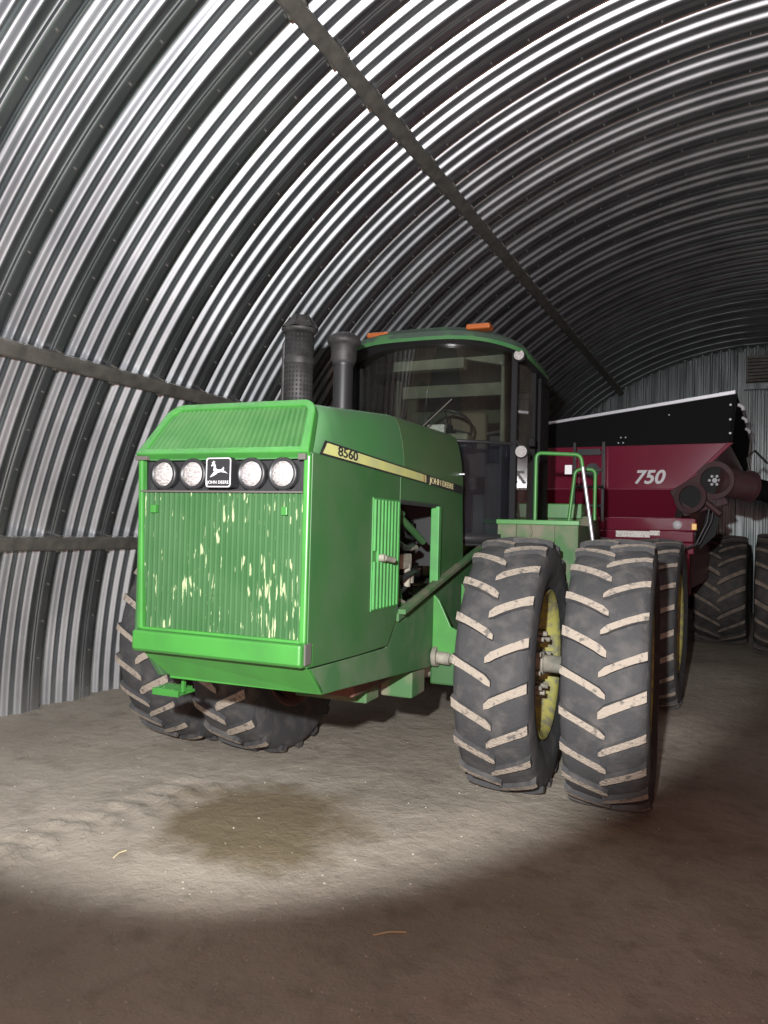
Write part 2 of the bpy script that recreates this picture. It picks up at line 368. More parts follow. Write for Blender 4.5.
# ------------------------------------------------------------------ wheels
def tire(mb, R, Wd, rb, nl, lug_h, lug_w, zc, rise=.15, up_dir=1, flat=True):
    """tire centred at local origin, axis x; materials 0 rubber 1 lug tops"""
    h = Wd / 2; prof = [(-h * .80, rb - .02), (-h * .86, rb), (-h * .84, rb + .03), (-h * 1.02, rb + (R - rb) * .35), (-h * 1.06, rb + (R - rb) * .55), (-h * 1.02, rb + (R - rb) * .80),
        (-h * .96, R - .035), (-h * .80, R - .012), (-h * .4, R), (0, R + .004)]
    prof = prof + [(-a, r) for a, r in prof[-2::-1]]
    o0 = len(mb.v); mb.lathe(prof, 0, (0, 0, 0), 96, 0)
    def crown(u): return R + .004 - .016 * (abs(u) / (h * .8)) ** 2.2 if abs(u) < h * .97 else R - .03
    for sd in (-1, 1):
        for k in range(nl):
            f0 = 2 * pi * (k + (0.5 if sd > 0 else 0)) / nl + random.uniform(-.008, .008)
            N_ = 8; rows = []
            wob = random.uniform(-.004, .004)
            for i in range(N_ + 1):
                t = i / N_; u = sd * (-0.02 + t * (h * 1.0 + .02))
                ph = f0 + up_dir * rise * (t ** .85) ; ht = lug_h * (1 if t < .9 else .8)
                hw = lug_w * (.5 + (.10 if t < .2 else 0) + (.05 if t > .85 else 0)) * (0.55 if i == 0 else (.9 if i == 1 else 1)) + wob
                rr = crown(u); rt_ = rr + ht if t < .97 else rr + ht * .65
                if i == N_: rt_ = R - .0
                row = []
                for (dw, r_2) in ((-hw * 1.35, rr - .012), (-hw, rt_), (hw, rt_), (hw * 1.35, rr - .012)):
                    a = ph + dw / R
                    row.append((u, -r_2 * cos(a), r_2 * sin(a)))
                rows.append(row)
            vs = [q for R_ in rows for q in R_]; fl = sd > 0
            for j, mi in ((0, 0), (1, 1), (2, 0)):
                fs = [(i * 4 + j, i * 4 + j + 1, (i + 1) * 4 + j + 1, (i + 1) * 4 + j) for i in range(N_)]
                if not fl: fs = [f[::-1] for f in fs]
                mb.add(vs, fs, mi) if j == 0 else None
                if j: # reuse verts
                    o = len(mb.v) - len(vs)
                    for f in fs: mb.f.append([q + o for q in f]); mb.m.append(mi); mb.sm.append(False)
            o = len(mb.v) - len(vs)
            for e in (0, N_):
                f = [o + e * 4 + j for j in range(4)]; mb.f.append(f if e == 0 else f[::-1]); mb.m.append(0); mb.sm.append(False)
    if flat:                     # weight flattens the tread on the ground and bulges the wall
        for i in range(o0, len(mb.v)):
            x, y, z = mb.v[i]
            if z < -zc + .004:
                mb.v[i] = (x * 1.0, y, -zc + .004)
            if z < -.55 * R and abs(x) > h * .5: mb.v[i] = (mb.v[i][0] * (1 + .06 * (-z / R - .55) / .45), mb.v[i][1], mb.v[i][2])
def bolts_ring(mb, x, rad, n, r, ln, mi=0):
    for k in range(n):
        a = 2 * pi * k / n; y, z = rad * cos(a), rad * sin(a)
        mb.tube([(x, y, z), (x + ln, y, z)], r, 6, mi)
def wheel(parent, loc, sd, nl=23, R=.857, Wd=.474, rb=.49, zc=.86, tm=('rubber', 'mud'), rimm='yellow', lug=.028, lw=.05, disc=-.08, name='wheel', rise=.15, rz=0, bolts=False):
    """sd=+1: outer face looks towards +x"""
    mb = MB(); h = Wd / 2
    rp = [(-h * .92, rb + .022), (-h * .92, rb + .03), (-h * .85, rb + .03), (-h * .80, rb - .015), (-h * .35, rb - .03), (-h * .2, rb - .06), (h * .2, rb - .06), (h * .35, rb - .03), (h * .80, rb - .015),
          (h * .85, rb + .03), (h * .92, rb + .03), (h * .92, rb + .02), (h * .80, rb - .028), (h * .36, rb - .045), (h * .2, rb - .075), (-h * .2, rb - .075), (-h * .36, rb - .045), (-h * .8, rb - .028)]
    mb.lathe(rp, 0, (0, 0, 0), 64, 0, closed=True)
    d = disc * sd
    mb.lathe([(d - .10 * sd * 0, rb - .07), (d - sd * .01, rb * .78), (d + sd * .03, rb * .62), (d + sd * .03, rb * .30), (d + sd * .03, .02), (d + sd * .005, .02), (d + sd * .005, rb * .6), (d - sd * .035, rb * .78), (d - sd * .03, rb - .07)],
             0, (0, 0, 0), 48, 1, closed=True)
    w_ = mb.build(name, [rimm, 'yellow_dirt' if rimm == 'yellow' else rimm], parent, loc=loc); w_.rotation_euler = (0, 0, rz)
    mb = MB(); tire(mb, R, Wd, rb, nl, lug, lw, zc, rise)
    mb.build('tire', list(tm), w_)
    mb = MB()
    mb.tube([(d, 0, 0), (d + sd * .07, 0, 0)], .12, 24); mb.tube([(d + sd * .06, 0, 0), (d + sd * .12, 0, 0)], .085, 16)
    mb.build('hub', 'hub', w_, bevel=.006)
    mb = MB(); 
    if bolts:
        for k in range(10):
            a = 2 * pi * (k + .3) / 10; mb = MB(); y, z = .205 * cos(a), .205 * sin(a); mb.tube([(d + sd * .02, y, z), (d + sd * .075, y, z)], .034, 6); mb.tube([(d + sd * .07, y, z), (d + sd * .13, y, z)], .018, 8)
            mb.build('wheel_bolt', 'hub', w_)
    return w_

# ------------------------------------------------------------------ TRACTOR
TO = old(0.065, 5.713); TR = YAW - 0.393
tractor = empty('tractor', (TO.x, TO.y, 0), TR, 'large green articulated tractor with dual wheels, black stacks and cream hood stripe', 'tractor')
AX = .86
wheel(tractor, (1.0, 0, AX), 1, nl=20, rimm='yellow', lw=.055, disc=.07, bolts=True)
wheel(tractor, (1.672, 0, AX), 1, nl=23, Wd=.488, R=.862)
wheel(tractor, (-1.0, 0, AX), -1, nl=20, rimm='rustiron', lw=.06)
wheel(tractor, (-1.663, 0, AX), -1, nl=23)
# rear half is steered slightly
ART = radians(-4); PV = Vector((0, 1.45))
def rear(u, b): c_, s_ = cos(ART), sin(ART); return (u * c_ - b * s_, PV.y + u * s_ + b * c_)
for u, sd in ((1.0, 1), (1.663, 1), (-1.0, -1), (-1.663, -1)):
    x, y = rear(u * (1.02 if abs(u) > 1.5 else 1), 1.82); wheel(tractor, (x, y, AX), sd, nl=23, rz=ART, bolts=(u > 1.5))
# axles
mb = MB(); mb.lathe([(-1.9, .0), (-1.9, .06), (-.70, .062), (-.66, .13), (-.5, .15), (-.25, .2), (.25, .2), (.5, .15), (.66, .13), (.70, .062), (1.9, .06), (1.9, .0)], 0, (0, 0, AX), 24)
mb.build('front_axle', 'hub', tractor)
mb = MB(); mb.lathe([(-1.9, .0), (-1.9, .06), (-.70, .062), (-.66, .13), (-.5, .15), (-.25, .2), (.25, .2), (.5, .15), (.66, .13), (.70, .062), (1.9, .06), (1.9, .0)], 0, (0, 0, 0), 24)
o = mb.build('rear_axle', 'hub', tractor); x, y = rear(0, 1.8); o.location = (x, y, AX); o.rotation_euler = (0, 0, ART)
mb = MB(); mb.box((-.4, .9, .55), (.4, 1.35, 1.3)); mb.box((-.3, 1.3, .5), (.3, 1.7, .8)); mb.box((-.3, 1.3, 1.1), (.3, 1.7, 1.3)); mb.tube([(0, 1.45, .5), (0, 1.45, 1.35)], .09, 16)
mb.build('articulation_joint', 'green_dirty', tractor, bevel=.01)
mb = MB(); mb.box((-.42, .35, .62), (.42, 1.95, 1.28)); mb.box((-.15, 1.95, .45), (.15, 2.65, .55))
o = mb.build('rear_frame', 'green_dirty', tractor, bevel=.02); o.location = (0, 1.45, 0); o.rotation_euler = (0, 0, ART)
mb = MB(); mb.prism([(2.0, 1.3), (3.9, 1.3), (3.9, 2.05), (2.0, 1.72)], 0, -.45, .45)
mb.build('rear_deck', 'green_dirty', tractor, bevel=.02)

# main chassis plates
def chassis_side(sd):
    mb = MB(); a, b_ = (.455, .49) if sd > 0 else (-.49, -.455)
    mb.prism([(-2.20, 1.115), (-2.086, .972), (-.405, .837), (.25, .80), (.95, 1.0), (.95, 1.60), (-1.12, 1.22), (-1.27, 1.085)], 0, a, b_)
    return mb.build('chassis_plate', 'green_dirty' if 0 else 'green_side', tractor, bevel=.006)
G['green_side'] = mat('scuffed_chassis_green', (0.036, 0.11, 0.036), 0.6, vscale=5, col2=(0.08, 0.13, 0.065), thr=(0.42, 0.66), bump=0.03)
chassis_side(1); chassis_side(-1)
mb = MB()        # belly pan below the bumper, leaning back
mb.hexa([(-.47, -2.235, 1.12), (.49, -2.235, 1.12), (.49, -2.086, .972), (-.385, -2.12, .985),
         (-.47, -2.205, 1.125), (.49, -2.205, 1.125), (.49, -2.06, .985), (-.385, -2.09, .995)][::1])
mb.hexa([(-.385, -2.12, .972), (.49, -2.086, .972), (.48, -.4, .84), (-.45, -.4, .84), (-.385, -2.12, .99), (.49, -2.086, .99), (.48, -.4, .86), (-.45, -.4, .86)])
mb.build('belly_pan', 'green', tractor, bevel=.004)
mb = MB(); mb.box((-.35, -1.4, .80), (.35, .8, 1.2)); mb.box((-.2, -.35, .62), (.2, .35, .95)); mb.build('drive_case', 'rustiron', tractor, bevel=.02)
mb = MB(); mb.box((-.46, -2.0, 1.15), (.46, .9, 1.28)); mb.build('frame_rail', 'green_dirty', tractor)
# diagonal folded strip
mb = MB()
for (z0, z1, u0, u1) in ((0, .075, .495, .512), (.045, .075, .495, .555)):
    mb.hexa([(u0, -1.13, 1.225 + z0), (u1, -1.13, 1.225 + z0), (u1, .75, 1.60 + z0), (u0, .75, 1.60 + z0), (u0, -1.13, 1.225 + z1), (u1, -1.13, 1.225 + z1), (u1, .75, 1.60 + z1), (u0, .75, 1.60 + z1)])
mb.build('side_strip', 'green_dirty', tractor, bevel=.003)
# gussets and axle housing
for pts, y0 in (([(.49, 1.34), (.53, 1.30), (.62, 1.12), (.74, 1.07), (.68, .98), (.76, .93), (.49, .93)], -.42), ([(.60, 1.40), (.635, 1.37), (.72, 1.22), (.64, 1.08), (.60, 1.08)], -.12)):
    mb = MB(); mb.prism(pts, 1, y0, y0 + .03); mb.build('axle_gusset', 'green', tractor, bevel=.004)
mb = MB(); mb.box((.45, -.34, .70), (.74, .3, .98)); mb.box((.45, -.38, .97), (.75, .05, 1.0)); mb.build('axle_housing', 'green_dust', tractor, bevel=.02)
mb = MB(); mb.box((-.74, -.3, .70), (-.45, .3, .98)); mb.build('axle_housing', 'green_dust', tractor, bevel=.02)
mb = MB(); mb.tube([(.48, -.41, .91), (.62, -.41, .90)], .045, 14); mb.tube([(.60, -.41, .90), (.66, -.36, .90), (.69, -.28, .89)], .035, 12); mb.tube([(.5, -.41, .91), (.53, -.41, .91)], .07, 16)
mb.build('pivot_pin', 'hub', tractor)
mb = MB()
mb.box((-.2, -1.1, .70), (.3, -.9, .84)); mb.box((.25, -.75, .68), (.47, -.5, .85)); mb.build('skid_bracket', 'green_dirty', tractor, bevel=.01)
mb = MB()        # small serrated step hanging under the pan on the far side
mb.box((-.54, -2.06, .865), (-.37, -1.92, .88)); mb.box((-.385, -2.02, .87), (-.37, -2.0, 1.0)); mb.box((-.54, -2.065, .86), (-.37, -2.055, .895))
for i in range(8): mb.box((-.535 + i * .021, -2.05, .88), (-.527 + i * .021, -1.93, .897))
mb.build('step', 'green', tractor)

# hood sides
for sd in (1, -1):
    a, b_ = (.485, .503) if sd > 0 else (-.503, -.485)
    mb = MB()
    mb.prism([(-2.262, 1.128), (-1.685, 1.107), (-1.281, 1.10), (-1.15, 1.235), (-1.135, 1.30), (-1.135, 2.125), (-2.262, 2.135)], 0, a, b_)
    o = mb.build('side_panel', 'green_dust', tractor, bevel=.004)
    mb = MB()
    mb.prism([(-1.13, 1.945), (-.405, 1.94), (-.405, 1.44), (.24, 1.57), (.19, 2.06), (-1.13, 2.125)], 0, a, b_)
    mb.build('rear_side_panel', 'green_dust', tractor, bevel=.004)
# louvre door and door jamb
mb = MB(); mb.box((.503, -1.55, 1.325), (.509, -1.15, 1.955))
for i in range(8):
    y = -1.545 + i * .05
    for z0, z1 in (((1.335, 1.60), (1.66, 1.945)) if i == 0 else ((1.335, 1.945),)):
        mb.hexa([(.505, y, z0), (.519, y + .012, z0), (.519, y + .030, z0), (.505, y + .042, z0), (.505, y, z1), (.519, y + .012, z1), (.519, y + .030, z1), (.505, y + .042, z1)])
mb.build('louver_door', 'louver', tractor)
mb = MB(); mb.tube([(.505, -1.46, 1.62), (.55, -1.46, 1.62)], .022, 10, 0); mb.tube([(.545, -1.46, 1.62), (.56, -1.36, 1.605)], .017, 8, 0); mb.build('door_latch', 'hub', tractor)
mb = MB(); mb.box((.47, -.455, 1.40), (.53, -.40, 1.945)); mb.build('door_jamb', 'louver', tractor, bevel=.004)
mb = MB(); mb.box((.49, -1.135, 1.935), (.508, -.40, 1.96)); mb.box((.49, -1.142, 1.29), (.506, -1.128, 1.96)); mb.build('opening_trim', 'black', tractor)
# engine seen through the opening
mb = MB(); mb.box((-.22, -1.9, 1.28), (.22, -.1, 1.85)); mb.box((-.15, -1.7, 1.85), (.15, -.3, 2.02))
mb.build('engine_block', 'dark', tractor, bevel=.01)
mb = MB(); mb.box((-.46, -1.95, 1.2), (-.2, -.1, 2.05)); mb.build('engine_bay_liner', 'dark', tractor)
mb = MB()
mb.tube([(.36, -1.05, 1.86), (.38, -1.0, 1.6), (.36, -.95, 1.45), (.38, -.9, 1.30)], .035, 10)
mb.tube([(.4, -.98, 1.72), (.42, -.8, 1.66), (.4, -.62, 1.68)], .02, 8)
mb.tube([(.33, -.95, 1.5), (.4, -.8, 1.46), (.4, -.6, 1.5), (.38, -.45, 1.48)], .022, 8)
mb.tube([(.38, -1.08, 1.42), (.42, -.98, 1.36), (.42, -.8, 1.4)], .016, 8)
mb.tube([(.35, -.85, 1.9), (.38, -.7, 1.74), (.36, -.5, 1.72)], .014, 8)
mb.build('engine_hose', 'black', tractor)
mb = MB(); mb.tube([(.42, -.92, 1.86), (.43, -.72, 1.78), (.43, -.5, 1.70)], .024, 8); mb.tube([(.4, -1.0, 1.66), (.42, -.9, 1.30)], .03, 8); mb.tube([(.43, -1.09, 1.93), (.43, -.9, 1.88)], .02, 8)
mb.build('engine_brace', 'green_dust', tractor)
for a, b_, r in (((.40, -.72, 1.66), (.40, -.56, 1.66), .02), ((.38, -.66, 1.40), (.38, -.66, 1.55), .025), ((.36, -.58, 1.42), (.36, -.58, 1.5), .04), ((.42, -1.0, 1.36), (.44, -.86, 1.31), .016)):
    mb = MB(); mb.tube([a, b_], r, 12); mb.build('engine_fitting', 'hub', tractor)
mb = MB(); mb.tube([(.34, -.88, 1.48), (.34, -.88, 1.32)], .07, 14); mb.box((.26, -.78, 1.52), (.4, -.62, 1.62)); mb.build('engine_filter', 'hub', tractor, bevel=.01)

# hood cowl loft
def hood_sec(y):
    t = min(1, max(0, (y + 2.28) / .19)); zt = 2.13 + .255 * t
    if y < -2.09: zt -= .03
    if y > -2.09: zt = 2.385 + (.10 * min(1, (y + 2.09) / 1.0)) + .035 * max(0, (y + 1.09) / 1.2)
    zb = 2.125 - .065 * max(0, (y + 1.13)) / 1.32 if y > -1.13 else 2.13
    dz = zt - zb
    half = [(.503, zb), (.50, zb + dz * .25), (.485, zb + dz * .55), (.462, zb + dz * .80), (.435, zb + dz * .94), (.39, zt), (.2, zt + .02 * t), (0, zt + .027 * t)]
    return [(u, y, z) for u, z in half] + [(-u, y, z) for u, z in half[-2::-1]]
mb = MB(); ys = [-2.28, -2.279, -2.25, -2.2, -2.15, -2.1, -2.05, -1.9, -1.6, -1.3, -1.1, -1.092, -1.09]
mb.grid([hood_sec(y) for y in ys], 0, True, flip=True)
G['green_hood'] = mat('dusty_hood_green', (0.045, 0.15, 0.048), 0.5, vscale=2.4, col2=(0.06, 0.135, 0.06), thr=(0.4, 0.65))
mb.build('hood', 'green_hood', tractor, solid=.006)
mb = MB(); mb.grid([hood_sec(y) for y in (-1.085, -1.083, -1.07, -.8, -.5, -.2, 0, .12, .18, .188, .19)], 0, True, flip=True)
G['green_hood2'] = mat('olive_dusty_hood_green', (0.042, 0.105, 0.032), 0.55, vscale=2.4, col2=(0.06, 0.105, 0.042))
mb.build('rear_hood', 'green_hood2', tractor, solid=.006)
mb = MB(); mb.add([(u, .2, z) for (u, y, z) in hood_sec(.19)] , [list(range(15))]); mb.box((-.5, .17, 1.5), (.5, .2, 2.1)); mb.build('firewall', 'black', tractor)

# sloping front lid: bright frame and ribbed sheet
A_, B_, C_, D_ = Vector((-.493, -2.295, 2.118)), Vector((.505, -2.295, 2.118)), Vector((.43, -2.085, 2.40)), Vector((-.43, -2.085, 2.40))
def lidp(s_, t_, off=0):
    nrm = Vector((0, -.80, .60)); return A_.lerp(B_, s_).lerp(D_.lerp(C_, s_), t_) + nrm * off
def rounded(cr, m_):             # closed loop in (s,t), rounded upper corners
    L_ = [(m_[0], m_[1]), (1 - m_[0], m_[1])]
    for k in range(7):
        a = k / 6 * pi / 2; L_.append((1 - m_[0] - cr * .5 + cr * .5 * cos(a), 1 - m_[2] - cr * 1.3 + cr * 1.3 * sin(a)))
    for k in range(7):
        a = pi / 2 + k / 6 * pi / 2; L_.append((m_[0] + cr * .5 + cr * .5 * cos(a), 1 - m_[2] - cr * 1.3 + cr * 1.3 * sin(a)))
    return L_
outer = rounded(.17, (0, 0, 0)); inner = rounded(.10, (.048, .10, .11)); n = len(outer)
mb = MB(); vs = [lidp(s_, t_, .022) for s_, t_ in outer] + [lidp(s_, t_, .022) for s_, t_ in inner] + [lidp(s_, t_, -.02) for s_, t_ in outer] + [lidp(s_, t_, -.012) for s_, t_ in inner]
fs = []
for i in range(n):
    j = (i + 1) % n; fs += [(i, j, n + j, n + i), (2 * n + i, 2 * n + j, j, i), (n + i, n + j, 3 * n + j, 3 * n + i)]
mb.add(vs, fs, 0); mb.build('lid_frame', 'green', tractor, bevel=.006)
mb = MB(); NR = 29; P = [[], []]
for i in range(NR * 6 + 1):
    s_ = .03 + .94 * i / (NR * 6); ph = (i % 6) / 6; o_ = (0.000, .013, .018, .018, .013, 0.0)[i % 6]
    P[0].append(lidp(s_, .07, o_ - .008)); P[1].append(lidp(s_, .93, o_ - .008))
mb.grid(P, 0, False); mb.build('lid_grille', 'green_grille', tractor)

# front face
mb = MB()
mb.hexa([(-.462, -2.292, 1.245), (-.432, -2.292, 1.245), (-.432, -2.25, 1.245), (-.462, -2.25, 1.245), (-.490, -2.292, 2.118), (-.462, -2.292, 2.118), (-.462, -2.25, 2.118), (-.490, -2.25, 2.118)])
mb.hexa([(.470, -2.292, 1.245), (.503, -2.292, 1.245), (.503, -2.262, 1.245), (.470, -2.262, 1.245), (.470, -2.292, 2.118), (.503, -2.292, 2.118), (.503, -2.262, 2.118), (.470, -2.262, 2.118)])
mb.box((-.46, -2.285, 1.235), (.5, -2.21, 1.258)); mb.build('grille_frame', 'green', tractor, bevel=.008)
mb = MB(); NR = 30; P = [[], []]
for i in range(NR * 6 + 1):
    x = -.462 + .935 * i / (NR * 6); o_ = (0.0, .011, .015, .015, .011, 0.0)[i % 6]
    P[0].append((x, -2.262 - o_, 1.25)); P[1].append((x, -2.262 - o_, 1.945))
mb.grid(P, 0, False); mb.build('radiator_grille', 'grille', tractor)
mb = MB()
for x in (-.385, .375): mb = MB(); mb.box((x - .016, -2.295, 1.835), (x + .016, -2.268, 1.875)); mb.build('grille_catch', 'green', tractor, bevel=.003)
mb = MB(); mb.box((-.47, -2.24, 1.945), (.47, -2.20, 2.125)); mb.box((-.47, -2.288, 1.938), (.47, -2.24, 1.95)); mb.box((-.47, -2.27, 2.105), (.47, -2.2, 2.13)); mb.build('lamp_panel', 'black', tractor, bevel=.003)
mb = MB(); mb.box((-.47, -2.292, 1.940), (.47, -2.286, 1.948)); mb.build('panel_edge', 'hinge', tractor)
for x in (-.325, -.148, .190, .362):
    mb = MB(); mb.lathe([(-2.20, .052), (-2.24, .066), (-2.285, .078), (-2.30, .077), (-2.302, .062), (-2.29, .058), (-2.28, .0)], 1, (x, 0, 2.03), 32)
    mb.box((x - .02, -2.29, 1.945), (x + .02, -2.25, 1.98))
    h_ = mb.build('headlamp', 'black', tractor)
    mb = MB(); mb.lathe([(-2.292, .060), (-2.303, .053), (-2.310, .03), (-2.312, .001)], 1, (x, 0, 2.03), 32); mb.build('lens', 'lens', h_)
# emblem plate
def rrect(w_, h_, r, n=6):
    L_ = []
    for cx, cz, a0 in ((w_ - r, h_ - r, 0), (-w_ + r, h_ - r, pi / 2), (-w_ + r, -h_ + r, pi), (w_ - r, -h_ + r, 3 * pi / 2)):
        for k in range(n + 1): a = a0 + k / n * pi / 2; L_.append((cx + r * cos(a), cz + r * sin(a)))
    return L_
EX, EZ = .020, 2.035
mb = MB(); mb.prism([(EX + a, EZ + b_) for a, b_ in rrect(.074, .074, .016)], 1, -2.315, -2.25); em = mb.build('emblem', 'black', tractor)
def ring(mb, W1, H1, r1, W2, H2, r2, y):
    o_ = rrect(W1, H1, r1); i_ = rrect(W2, H2, r2); n = len(o_)
    mb.add([(EX + a, y, EZ + b_) for a, b_ in o_] + [(EX + a, y, EZ + b_) for a, b_ in i_], [(i, (i + 1) % n, n + (i + 1) % n, n + i) for i in range(n)])
mb = MB(); ring(mb, .071, .071, .014, .066, .066, .011, -2.317); mb.build('emblem_border', 'white', em, solid=.002)
deer = [(-.050, -.034), (-.040, -.020), (-.024, -.002), (-.030, .006), (-.026, .026), (-.036, .030), (-.040, .026), (-.044, .030), (-.036, .040), (-.040, .052), (-.034, .048), (-.030, .058), (-.026, .050), (-.020, .054), (-.024, .044),
        (-.019, .036), (-.015, .016), (-.002, .008), (.016, .010), (.026, .016), (.030, .024), (.034, .018), (.032, .004), (.048, -.006), (.058, -.014), (.044, -.008), (.026, -.006), (.016, -.004), (.000, -.008), (-.010, -.006),
        (-.006, -.012), (-.024, -.024), (-.040, -.030)]
mb = MB(); mb.add([(EX + a * .95, -2.3175, EZ + b_ * .88 + .006) for a, b_ in deer], [list(range(len(deer)))]); mb.build('deer_mark', 'white', em, solid=.002)
text_part('emblem_lettering', 'JOHN DEERE', .022, 'white', frame4((EX, -2.318, EZ - .048), (1, 0, 0), (0, 0, 1)), em, offset=0, sx=.92, extrude=.001, spacing=1.08)
# lid corner brackets
mb = MB(); mb.box((-.495, -2.31, 2.10), (-.42, -2.285, 2.122)); mb.build('hinge_bracket', 'hinge', tractor, bevel=.003)
mb = MB(); mb.box((.45, -2.312, 2.093), (.49, -2.285, 2.122)); mb.build('hinge_bracket', 'hinge', tractor, bevel=.003)
# bumper
mb = MB(); mb.prism([(-2.335, 1.155), (-2.32, 1.137), (-2.20, 1.125), (-2.20, 1.245), (-2.335, 1.245)], 0, -.458, .505); mb.build('bumper', 'green', tractor, bevel=.012)
mb = MB(); mb.box((.500, -2.30, 1.145), (.512, -2.235, 1.245)); mb.build('bumper_cap', 'hinge', tractor, bevel=.006)

# decals
def sidep(y, z, off=0): return (.5045 + off, y, z)
mb = MB()
def zst(y): t = (y + 2.196) / 2.386; return 2.128 - .066 * t, 2.202 - .080 * t
pts = []
rows = [(-2.19, -2.14), (-.73, -.73)]
def strip(mb, y0b, y0t, y1b, y1t, mi, off, k0=0.0, k1=1.0):
    vs = []
    for (yb, yt) in ((y0b, y0t), (y1b, y1t)):
        zb, zt = zst(yb)[0], zst(yt)[1]; zb2 = zb + (zt - zb) * k0; zt2 = zb + (zt - zb) * k1
        # follow the cowl where it begins to lean in
        vs += [(.5075 + off, yb, zb2), (.5055 + off, yt, zt2)]
    mb.add(vs, [(0, 2, 3, 1)], mi)
strip(mb, -2.205, -2.15, .185, .185, 0, .000)
mb.build('stripe_backing', 'black', tractor, solid=.001)
mb = MB(); strip(mb, -2.172, -2.125, -.78, -.78, 0, .002, .13, .87); mb.build('stripe', 'cream', tractor, solid=.001)
mb = MB(); strip(mb, -.775, -.775, -.72, -.72, 0, .002, .13, .87); strip(mb, -.705, -.705, -.68, -.68, 0, .002, .13, .87); mb.build('stripe_end', 'gold', tractor, solid=.001)
dz = -.066 / 2.386
text_part('model_number', '8560', .068, 'black', frame4((.512, -1.90, 2.158), (0, 1, dz), (0, -dz, 1)), tractor, offset=.0007, sx=1.75, extrude=.001)
G['cream2'] = mat('dull_gold_lettering', (0.50, 0.44, 0.24), 0.6)
text_part('maker_lettering', 'JOHN DEERE', .058, 'cream2', frame4((.512, -.345, 2.108), (0, 1, dz), (0, -dz, 1)), tractor, offset=.0004, sx=1.62, extrude=.001)
mb = MB(); mb.box((.46, .10, 2.205), (.54, .115, 2.215)); mb.build('hood_latch', 'silver', tractor)

# exhaust stack with perforated guard, and air intake
mx_, my_ = -.352, -.9
mb = MB(); mb.lathe([(2.35, .05), (3.12, .05)], 2, (mx_, my_, 0), 20); mb.lathe([(2.40, .098), (3.11, .098), (3.11, .09), (2.40, .09)], 2, (mx_, my_, 0), 32, closed=True)
ex = mb.build('exhaust_stack', 'stack', tractor)
mb = MB()
mb.lathe([(2.88, .102), (2.90, .104), (2.92, .102)], 2, (mx_, my_, 0), 32)
# slots raised around small dark holes
for r0, r1 in ((2.60, 2.86), (2.94, 3.08)):
    zz = r0
    while zz < r1:
        for k in range(24):
            a = 2 * pi * (k + .5) / 24; c_ = Vector((mx_ + .0985 * cos(a), my_ + .0985 * sin(a), zz)); tg = Vector((-sin(a), cos(a), 0)) * .0062; n_ = Vector((cos(a), sin(a), 0)) * .001
            mb.add([c_ - tg + n_, c_ + tg + n_, c_ + tg + n_ + Vector((0, 0, .017)), c_ - tg + n_ + Vector((0, 0, .017))], [(0, 1, 2, 3)], 1)
        zz += .030
mb.build('perforated_guard', ['stack', 'dark'], ex)
mb = MB()        # torn rain cap
for k in range(14):
    a = 2 * pi * k / 14; rr_ = .115 + .012 * (k % 3 == 0)
    a2 = a + 2 * pi / 14
    mb.add([(mx_ + .125 * cos(a), my_ + .125 * sin(a), 3.12 + .01 * (k % 2)), (mx_ + .125 * cos(a2), my_ + .125 * sin(a2), 3.12 + .01 * ((k + 1) % 2)), (mx_ + .07 * cos(a2), my_ + .07 * sin(a2), 3.185 + .012 * ((k * 5) % 3)), (mx_ + .07 * cos(a), my_ + .07 * sin(a), 3.185 + .012 * ((k * 5) % 3))], [(0, 1, 2, 3)])
mb.lathe([(3.09, .10), (3.12, .125)], 2, (mx_, my_, 0), 14); mb.lathe([(3.10, .05), (3.20, .052), (3.215, .045)], 2, (mx_, my_, 0), 14)
mb.build('stack_cap', 'stack', ex, solid=.004)
mb = MB(); mb.tube([(mx_ - .12, my_, 2.4), (mx_ - .12, my_, 3.03), (mx_ - .09, my_, 3.08)], .014, 8); mb.build('guard_rod', 'stack', ex)
ix_, iy_ = -.235, -.45
mb = MB(); mb.lathe([(2.40, .072), (2.98, .072)], 2, (ix_, iy_, 0), 28); mb.lathe([(2.96, .078), (2.975, .08), (2.99, .078)], 2, (ix_, iy_, 0), 28)
ai = mb.build('air_intake', 'black', tractor)
mb = MB(); mb.lathe([(2.97, .074), (2.99, .090), (3.01, .094), (3.10, .094), (3.115, .11), (3.13, .122), (3.145, .124), (3.16, .118), (3.18, .10), (3.20, .06), (3.205, .0)], 2, (ix_, iy_, 0), 32)
mb.build('intake_cap', 'stack', ai)

# ---- cab
CW = .74
def front_curve(u): return .50 + .36 * (abs(u) / CW) ** 2.4
us = [-CW + 2 * CW * i / 20 for i in range(21)]
def cab_pts(z, grow=0.0): return [(u * (1 + grow), front_curve(u) - grow * .3, z) for u in us]
ZB, ZM, ZT = 1.70, 2.52, 3.33
mb = MB(); mb.grid([cab_pts(ZM + .01), cab_pts(2.9), cab_pts(ZT)], 0, True); mb.build('windshield', 'glass', tractor)
mb = MB(); mb.grid([cab_pts(ZB + .05), cab_pts(2.1), cab_pts(ZM)], 0, True); mb.build('lower_glass', 'glass_dark', tractor)
mb = MB(); mb.tube([(u, y - .012, z) for u, y, z in cab_pts(ZM)], .014, 8); mb.build('glass_seal', 'black', tractor)
mb = MB(); P = [cab_pts(ZB - .02, .02), cab_pts(ZB + .06, .02)]; mb.grid(P, 0, True)
mb.build('cab_sill', 'black', tractor, solid=.01)
mb = MB(); mb.box((-.72, .9, ZB - .04), (.72, 2.2, ZB + .02)); mb.prism([(-.70, .84), (-.4, .60), (0, .52), (.4, .60), (.70, .84), (.70, .95), (-.70, .95)], 2, ZB - .04, ZB + .02); mb.build('cab_floor', 'black', tractor)
YR = 1.98
